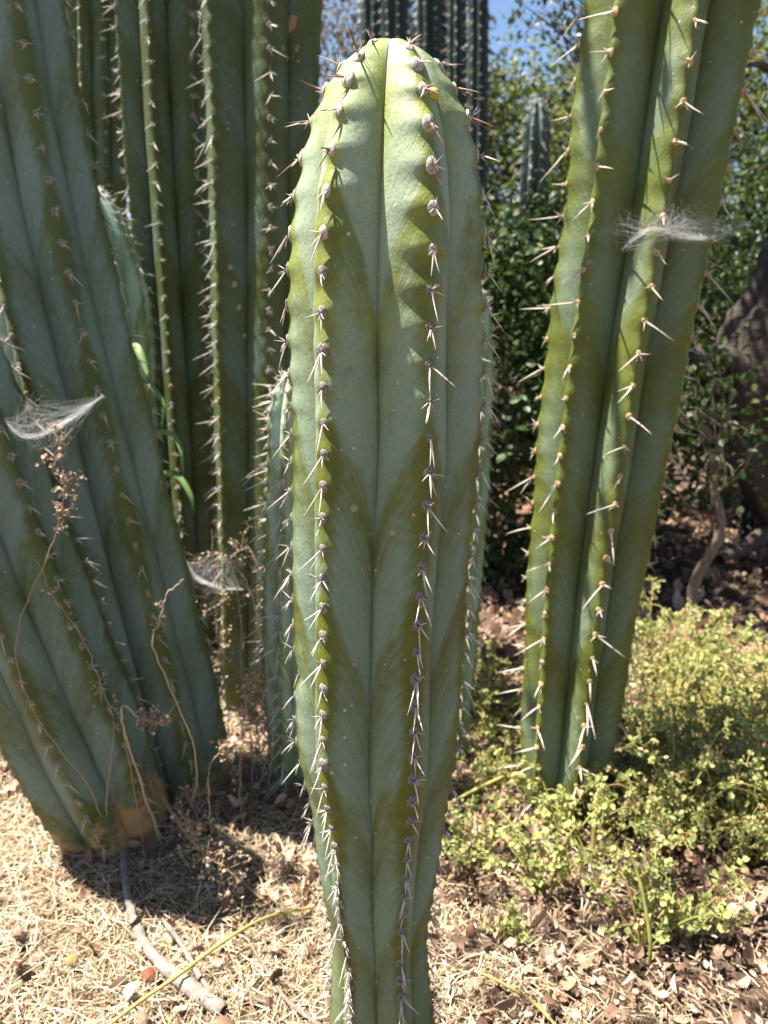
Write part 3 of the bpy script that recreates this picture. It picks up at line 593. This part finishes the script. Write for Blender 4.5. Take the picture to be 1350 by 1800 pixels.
def weed_arrays(h, nst, seed, leafsize=.010, dens=30, spread=.6, droop=.2):
    """stem buffer and leaf buffer of one low weed, base at the origin"""
    global rng
    old = rng; rng = np.random.default_rng(seed); sb, lf = Buf(), Buf()
    for i in range(nst):
        a = rng.uniform(0, 2*np.pi); out = rng.uniform(.15, spread)*h; hh = h*rng.uniform(.55, 1.05)
        P = spline([(0, 0, -.01), (math.cos(a)*out*.3, math.sin(a)*out*.3, hh*.45), (math.cos(a)*out*.75, math.sin(a)*out*.75, hh*.85), (math.cos(a)*out*1.15, math.sin(a)*out*1.15, hh*(1-droop*rng.uniform(0, 1)))], 12)
        V, F = tube(P, np.linspace(.0022, .0009, 12), 5); sb.add(V, F, rng.uniform(0, 1))
        for j in range(int(dens*.35)):
            f = rng.uniform(.25, 1); p = P[int(f*11)]; d = rdir(1, .25)[0]; L = h*rng.uniform(.05, .2)*(1.2-f*.6); e_ = p+d*L
            V, F = tube(np.array([p, (p+e_)/2+(0, 0, .004), e_]), [.0010, .0008, .0006], 4); sb.add(V, F, rng.uniform(0, 1))
            n = rng.integers(4, 9); Q = p+(e_-p)*rng.uniform(.4, 1.1, n)[:, None]+rng.normal(0, .004, (n, 3))
            lf.add(*leaves(Q, rdir(n, .2)+d*.6, rdir(n, 1.0), leafsize*rng.uniform(.6, 1.3, n), np.clip(rng.normal(.5, .24, n)+rng.normal(0, .1), 0, 1), 1.15, rng.normal(0, .4, n), simple=False, jitter=.03))
    rng = old
    return sb, lf
def weed(label, p, h, nst, seed, group=None, **kw):
    sb, lf = weed_arrays(h, nst, seed, **kw); root = obj('weed_plant', None, label=label, cat='weed', group=group, loc=p)
    obj('stems', sb.mesh('stems', M['weed_stem']), root); obj('leaves', lf.mesh('leaves', M['weed'], False), root, kind='stuff'); return root
weed('green weed sprawling at the foot of the olive cactus', g(955, 1560), .17, 9, 1, dens=34, spread=.9)
weed('small weed with grey-green tufts beside the foot of the plump stem', g(830, 1520), .12, 7, 2, dens=28, spread=1.1)
weed('weed with a thick yellow stem in front of the green patch', g(1130, 1660), .22, 6, 3, dens=36, spread=.7)
weed('low weed at the edge of the dead leaves below the green patch', g(1200, 1640), .13, 8, 4, dens=34, spread=1.0)
weed('tiny weed tuft in the dead leaves', g(905, 1640), .06, 6, 5, dens=20, spread=.9, leafsize=.007)
weed('pale weed with tan flower heads leaning on the olive cactus', g(1050, 1420), .22, 5, 6, dens=30, spread=.4)
weed('bushy weed growing up against the front of the olive cactus base', g(985, 1465), .15, 8, 12, dens=26, spread=.7)
weed('weed with bare stems between the olive cactus base and the thick yellow stem', g(1040, 1500), .16, 6, 13, dens=20, spread=.8)
weed('low green weed behind the plump stem near its right flank', g(850, 1290), .16, 8, 8, dens=30, spread=.8)
ups = [weed_arrays(.29, 4, 60+i, dens=15, leafsize=.009, spread=.45, droop=.35) for i in range(3)]; upm = [(a.mesh('stems', M['weed_stem']), b_.mesh('leaves', M['weed'], False)) for a, b_ in ups]
for i, (x, y) in enumerate([(1110,1400),(1165,1330),(1200,1420),(1250,1340),(1290,1400),(1330,1350),(1185,1480),(1260,1490),(1320,1470),(1140,1440)]):
    root = obj('weed_plant', None, label='straggly upright weed rising out of the yellow-green patch', cat='weed', group='straggly weeds in the green patch', loc=ground_at(x, y)); root.rotation_euler.z = i*1.1; sc = .7+.05*(i*7 % 9); root.scale = (sc, sc, sc)
    obj('stems', upm[i % 3][0], root); obj('leaves', upm[i % 3][1], root, kind='stuff')
sbm, lfm = Buf(), Buf(); protos = [weed_arrays(.17+.03*i, 6, 30+i, dens=22+2*i, leafsize=.0062+.0011*i, spread=.75) for i in range(5)]
np_ = 0
while np_ < 88:
    px_, py_ = random.uniform(1050, 1480), random.uniform(1195, 1570)
    if py_ > 1480+ (px_-1100)*.3 or (px_ < 1110 and py_ < 1300): continue
    p = ground_at(px_, py_); a = random.uniform(0, 6.28); sc = random.uniform(.55, 1.15); m = np.array([[math.cos(a), -math.sin(a), 0], [math.sin(a), math.cos(a), 0], [0, 0, 1]])*sc
    s_, l_ = protos[np_ % 5]
    for src, dst in ((s_, sbm), (l_, lfm)):
        V = np.concatenate(src.V) @ m.T + p; dst.add(V, np.concatenate(src.F), np.clip(np.concatenate(src.A)+random.uniform(-.3, .3), 0, 1))
    np_ += 1
for i in range(26):
    px_, py_ = random.uniform(830, 930), random.uniform(1190, 1420); p = ground_at(px_, py_); sc = random.uniform(.3, .6); s_, l_ = protos[i % 4]
    for src, dst in ((s_, sbm), (l_, lfm)): dst.add(np.concatenate(src.V)*sc+p, np.concatenate(src.F), np.concatenate(src.A))
root = obj('green_ground_cover', None, label='mass of small-leaved yellow-green weeds right of the olive cactus', cat='ground cover', loc=(0, 0, 0), kind='stuff')
obj('stems', sbm.mesh('stems', M['weed_stem']), root, kind='stuff'); obj('leaves', lfm.mesh('leaves', M['weed'], False), root, kind='stuff')

# ------------------------------------------------------------------ sticks, stems, stalks
def stick(name, label, pts, rad, mat, cat='stick', k=7, lumpy=.12, n=40, a=.5, parent=None):
    Pn = spline(pts, n); r = np.interp(np.linspace(0, 1, n), np.linspace(0, 1, len(rad)), rad)*(1+rng.normal(0, lumpy, n)); V, F = tube(Pn, r, k)
    b0 = np.array(pts[0]); b = Buf(); b.add(V, F, a); return obj(name, b.mesh(name, M[mat], True, b0), parent, label, cat, loc=None if parent else b0)
stick('weathered_branch', 'grey weathered branch lying curved on the straw', [g(214,1485,.02), g(228,1590,.02), g(262,1668,.02), g(325,1725,.018), g(392,1772,.015)], [.005,.007,.009,.013,.012], 'grey_wood', 'branch')
stick('dry_twig', 'short dead twig beside the weathered branch', [g(288,1618,.04), g(320,1660,.025), g(345,1705,.015), g(372,1742,.012)], [.004,.004,.005,.004], 'grey_wood', 'twig')
stick('dry_twig', 'slender dark twig lying across the straw near the plump stem', [g(438,1655,.03), g(470,1705,.02), g(505,1755,.015), g(570,1805,.012)], [.002,.003,.0035,.004], 'twig', 'twig')
stick('dry_twig', 'flat thin twig in the straw beyond the yellow stem end', [g(360,1735,.01), g(420,1750,.01), g(480,1758,.01), g(545,1755,.01)], [.003,.003,.003,.002], 'twig', 'twig')
stick('yellow_stem', 'long yellow-green stem stretched over the straw', [g(185,1800,.03), g(245,1755,.035), g(310,1712,.04), g(395,1652,.045), g(470,1612,.04), g(560,1592,.03)], [.0022,.003,.0030,.0030,.0028,.002], 'weed_stem', 'stem', a=.72)
stick('yellow_stem', 'bent yellow stem behind the plump stem by the olive cactus', [g(790,1405,.03), g(850,1372,.06), g(905,1352,.06), g(985,1352,.03)], [.003,.004,.004,.002], 'weed_stem', 'stem', a=.6)
stick('yellow_stem', 'yellow-red stem sloping through the dead leaves', [g(850,1698,.03), g(905,1725,.03), g(945,1752,.02), g(990,1800,.01)], [.0025,.003,.003,.002], 'weed_stem', 'stem', a=.75)
stick('yellow_stem', 'upright yellow weed stem in front of the green patch', [g(1140,1685,.0), g(1140,1685,.0)+(0,.0,.05), g(1140,1685,.0)+(-.012,.03,.13), g(1140,1685,.0)+(-.035,.06,.2)], [.0035,.003,.003,.002], 'weed_stem', 'stem', a=.4)
stick('red_stem', 'reddish dead stem slanting from the leaning cactus base', [at(270,1375,1.30), g(330,1470,.05), g(400,1530,.04), g(470,1590,.02)], [.003,.0035,.003,.002], 'dry', 'stem', a=.25)
def stalk(label, pts, rad, blobs=0, seed=0, name='dried_weed', a=.5, zone=(0, .4), sz=.006, spread=.02):
    p0 = np.array(pts[0]); root = obj(name, None, label=label, cat='dried weed', loc=p0); n = 44; Pn = spline(pts, n)+np.random.default_rng(seed).normal(0, .0012, (n, 3))
    V, F = tube(Pn, np.linspace(rad, rad*.5, n), 5); b = Buf(); b.add(V, F, a); obj('stalk', b.mesh('stalk', M['dry'], True, p0), root)
    if blobs:
        lb, hb = Buf(), Buf()
        for i in range(blobs):
            f = 1-rng.uniform(*zone); p = Pn[int(np.clip(f*(n-1), 0, n-1))]; e_ = p+rdir(1, .2)[0]*spread*rng.uniform(.4, 1.4)
            V, F = tube(spline([p, (p+e_)/2+rng.normal(0, .004, 3), e_], 5), rad*.35, 4); lb.add(V, F, .4)
            m = rng.integers(3, 8); Q = e_+rng.normal(0, sz*.7, (m, 3)); hb.add(*leaves(Q, rdir(m), rdir(m), sz*rng.uniform(.6, 1.3, m), rng.uniform(.1, 1, m), 1.2, .6))
        obj('side_twigs', lb.mesh('side_twigs', M['dry'], True, p0), root, kind='stuff'); obj('seed_heads', hb.mesh('seed_heads', M['dry'], False, p0), root, kind='stuff')
stalk('pale dry stems arching before the foot of the upright column', [g(470,1400), at(480,1290,1.42), at(465,1150,1.42), at(440,1040,1.42), at(412,1000,1.42), at(385,1030,1.42)], .0015, 22, 21, zone=(0, .9), sz=.005, spread=.03, a=.85)
stalk('bleached brittle twigs heaped between the thick leaning and the short pale cactus', [g(405,1330), at(400,1250,1.55), at(385,1150,1.55), at(378,1050,1.55), at(372,930,1.55)], .0016, 34, 22, zone=(0, .95), sz=.008, spread=.035, a=.8)
stalk('low pale weed skeleton beside the short pale cactus foot', [g(450,1360), at(455,1300,1.4), at(440,1240,1.4), at(455,1180,1.4)], .0016, 60, 23, zone=(0, .9), sz=.006, spread=.03, a=.75)
stalk('dried weed with a fuzzy tan seed head rising before the leaning cacti', [g(180,1475), at(165,1400,1.16), at(100,1310,1.14), at(45,1220,1.12), at(30,1110,1.12), at(70,1010,1.11), at(100,930,1.11), at(112,850,1.10), at(95,745,1.10)], .0013, 36, 3, zone=(0, .26), sz=.0055, spread=.020, a=.5)
stalk('crooked dry stem with knobbly tip crossing the stout leaning cactus', [g(255,1500), at(218,1290,1.17), at(215,1258,1.15), at(190,1235,1.15), at(150,1130,1.14), at(100,1060,1.14), at(62,985,1.13)], .0013, 14, 4, zone=(.1, .6), sz=.005, spread=.012, a=.5)
stalk('pale knobbly twig with forked tips in front of the leaning cactus base', [g(285,1490,-.0), at(215,1262,1.14), at(250,1262,1.14), at(290,1275,1.13)], .002, 26, 5, zone=(0, .3), sz=.005, spread=.014, a=.8)
stalk('pale twisted twig hanging before the thick leaning cactus', [g(330,1440), at(345,1330,1.2), at(272,1145,1.18), at(280,1095,1.18), at(292,1050,1.18), at(322,1018,1.18)], .0016, 6, 6, zone=(.2, .5), sz=.004, spread=.008, a=.85)
stalk('dry grass stalk with a bent pale seed head', [g(372,1480), at(368,1400,1.2), at(368,1350,1.2), at(385,1325,1.2), at(412,1308,1.2)], .0016, 5, 7, zone=(0, .25), sz=.012, spread=.012, a=.75)
stalk('tangle of curled tan stems between the leaning and upright cacti', [g(445,1390), at(440,1280,1.5), at(425,1180,1.5), at(420,1060,1.5), at(405,985,1.5), at(440,965,1.5), at(455,1010,1.5)], .0018, 40, 8, zone=(0, .9), sz=.006, spread=.04, a=.7)
stalk('brown brittle dried weed lying before the shadowed cactus base', [g(300,1380,.0), at(330,1450,1.14), at(355,1500,1.10), at(400,1530,1.08), g(425,1580)], .0018, 60, 9, zone=(.1, .9), sz=.006, spread=.03, a=.3)
stalk('thin dry stem standing against the leaning cactus foot', [g(190,1470), at(187,1400,1.17), at(196,1330,1.17), at(200,1265,1.17)], .0012, 0, 10, a=.7)
stalk('pale seedy stem standing below the upright column', [g(425,1450), at(422,1350,1.3), at(430,1250,1.3), at(432,1180,1.3)], .0014, 30, 11, zone=(0, .8), sz=.005, spread=.016, a=.6)

# arching green blades behind the thick leaning cactus
b0 = g(300, 1120); root = obj('strap_leaved_plant', None, label='plant with arching bright green strap leaves behind the leaning cactus', cat='plant', loc=b0)
for pts, w in [([b0, at(225,800,1.75), at(228,650,1.72), at(240,612,1.70), at(262,665,1.66)], .026), ([b0, at(232,840,1.75), at(240,690,1.72), at(262,676,1.70), at(287,712,1.66), at(284,755,1.65)], .012), ([b0, at(250,880,1.75), at(262,775,1.72), at(300,762,1.70), at(318,790,1.67), at(322,835,1.66)], .012), ([b0, at(270,930,1.75), at(282,845,1.72), at(310,835,1.70), at(335,870,1.67), at(342,905,1.66)], .015)]:
    n = 26; Pn = spline(pts, n); T = unit(np.gradient(Pn, axis=0)); S_ = unit(np.cross(T, np.array((.25, -1, .3)))); Nn = np.cross(S_, T); wd = w*np.sin(np.linspace(.35, np.pi*.985, n))**.7/2
    V = np.stack([Pn-S_*wd[:, None]+Nn*wd[:, None]*.35, Pn, Pn+S_*wd[:, None]+Nn*wd[:, None]*.35], 1).reshape(-1, 3); i = np.arange(n-1)[:, None]*3; F = (i[:, :, None]+np.array([(0, 1, 4, 3), (1, 2, 5, 4)])[None]).reshape(-1, 4)
    b = Buf(); b.add(V, F, rng.uniform(0, 1)); o = obj('leaf_blade', b.mesh('leaf_blade', M['green_blade'], True, b0), root)
    m = o.modifiers.new('thickness', 'SOLIDIFY'); m.thickness = .0012
# lime sprig at the foot of the plump stem
p0 = at(735, 1850, .64); p0[2] = gh(p0[0], p0[1]); root = obj('lime_sprig', None, label='fine lime green sprig at the foot of the plump stem', cat='weed', loc=p0)
sb, lf = Buf(), Buf(); gm = leaf_mat('lime_leaf', [(0, (.22, .32, .04)), (1, (.42, .50, .10))], .3)
for tgt in [(688,1722,.625), (702,1745,.63), (720,1790,.63), (682,1790,.635), (706,1800,.635), (735,1800,.64)]:
    Pn = spline([p0, (p0+at(*tgt))/2+(.004, 0, .01), at(*tgt)], 12); V, F = tube(Pn, np.linspace(.0016, .0006, 12), 4); sb.add(V, F, .5)
    n = 26; Q = Pn[rng.integers(4, 12, n)]; lf.add(*leaves(Q, rdir(n, .6), rdir(n), rng.uniform(.004, .010, n), rng.uniform(0, 1, n), .35, 0, True))
obj('stems', sb.mesh('stems', gm), root); obj('leaves', lf.mesh('leaves', gm, False), root, kind='stuff')

# loose single leaves on the straw
def fallen(label, px_, py_, size, colr, wid=1.0, curl=.5, seed=0):
    mt = leaf_mat('fallen_leaf_skin', [(0, tuple(c*.3 for c in colr)), (1, tuple(c*.62 for c in colr))], .2, .6, .2); r = np.random.default_rng(seed); p = g(px_, py_, .016)
    V, F, a = leaves([p*0], [(r.normal(), r.normal(), .1)], [(r.normal()*.3, -.3, 1)], size, .8, wid, curl); b = Buf(); b.add(V, F, a); o = obj('fallen_leaf', b.mesh('fallen_leaf', mt), None, label, 'leaf', loc=p)
    m = o.modifiers.new('thickness', 'SOLIDIFY'); m.thickness = .0006
fallen('bright red-orange fallen leaf on the straw by the yellow stem', 250, 1725, .026, (.40, .12, .06), 1.0, .25, 1)
fallen('dull red curled leaf on the straw under the thin twig', 40, 1692, .036, (.36, .13, .08), .8, .5, 2)
fallen('pinkish fallen leaf on the straw left of the cactus shadow', 28, 1637, .034, (.45, .23, .17), .8, .4, 3)
fallen('small yellow fallen leaf beside the weathered branch', 140, 1688, .022, (.55, .42, .14), .8, .3, 4)
fallen('tan fallen leaf lying below the weathered branch', 410, 1785, .035, (.48, .30, .19), .9, .5, 5)
fallen('cream fallen leaf right of the plump stem foot', 795, 1668, .026, (.62, .52, .32), .5, .4, 6)
fallen('coppery leaf right beside the foot of the plump stem', 828, 1640, .022, (.5, .22, .14), .8, .6, 7)
fallen('brown fallen leaf among the dead leaves under the green weeds', 985, 1745, .04, (.40, .22, .14), .8, .7, 8)

# ------------------------------------------------------------------ spider webs
def web(label, spine_line, veil, nb, nv, seed, r=.00006):
    rw = np.random.default_rng(seed); b = Buf(); c0 = np.array(spine_line[0]); L = np.array(spine_line)
    def strand(P, r_): V, F = tube_t(P, r_, 3); b.add(V, F)
    for i in range(nb):                                  # strands gathered along the taut lower edge
        j = rw.normal(0, .0022, L.shape)*np.linspace(1, 1.6, len(L))[:, None]; j[[0, -1]] *= .3; Pn = spline(L+j, 22); f0 = int(rw.uniform(0, 14)); f1 = int(rw.uniform(f0+5, 22)); strand(Pn[f0:f1+1], r*rw.uniform(.5, 1.2))
    E = spline(L, 40)
    for i in range(nv):                                  # fine veil pulled up to the spines
        a_ = np.array(veil[rw.integers(len(veil))])+rw.normal(0, .010, 3); e_ = E[rw.integers(40)]+rw.normal(0, .002, 3)
        strand(spline([a_, (a_+e_)/2-(0, 0, .006)+rw.normal(0, .003, 3), e_], 7), r*rw.uniform(.3, .8))
    wo = obj('spider_web', None, None, label, 'spider web', loc=c0); obj('silk_sheet', b.mesh('silk_sheet', M['silk'], True, c0), wo)
    m = 9; Q = E[rw.integers(4, 36, m)]+rw.normal(0, .003, (m, 3))+(0, -.002, .004); b2 = Buf(); b2.add(*leaves(Q, rdir(m), rdir(m), rw.uniform(.0025, .006, m), rw.uniform(.2, 1, m), 1.0, .3)); obj('caught_debris', b2.mesh('caught_debris', M['litter'], False, c0), wo, kind='stuff')
web('white sheet web slung between spines of the olive cactus', [at(1092,440,1.25), at(1120,415,1.24), at(1150,402,1.23), at(1200,414,1.24), at(1250,417,1.27), at(1285,405,1.30), at(1320,390,1.33)], [at(1090,392,1.27), at(1145,380,1.23), at(1165,372,1.24), at(1200,378,1.27), at(1240,385,1.29)], 60, 260, 1)
web('white sheet web strung from spines over the stout leaning cactus', [at(8,738,1.12), at(35,765,1.11), at(72,765,1.11), at(95,752,1.12), at(135,728,1.15), at(182,695,1.2)], [at(52,705,1.13), at(70,712,1.13), at(90,735,1.12), at(78,790,1.12), at(60,730,1.12)], 50, 200, 2)
web('torn grey web in the tangle below the upright column', [at(328,985,1.6), at(345,1015,1.58), at(385,1032,1.55), at(428,1036,1.55)], [at(350,985,1.6), at(370,975,1.6), at(400,980,1.58), at(350,1040,1.6)], 70, 160, 3)
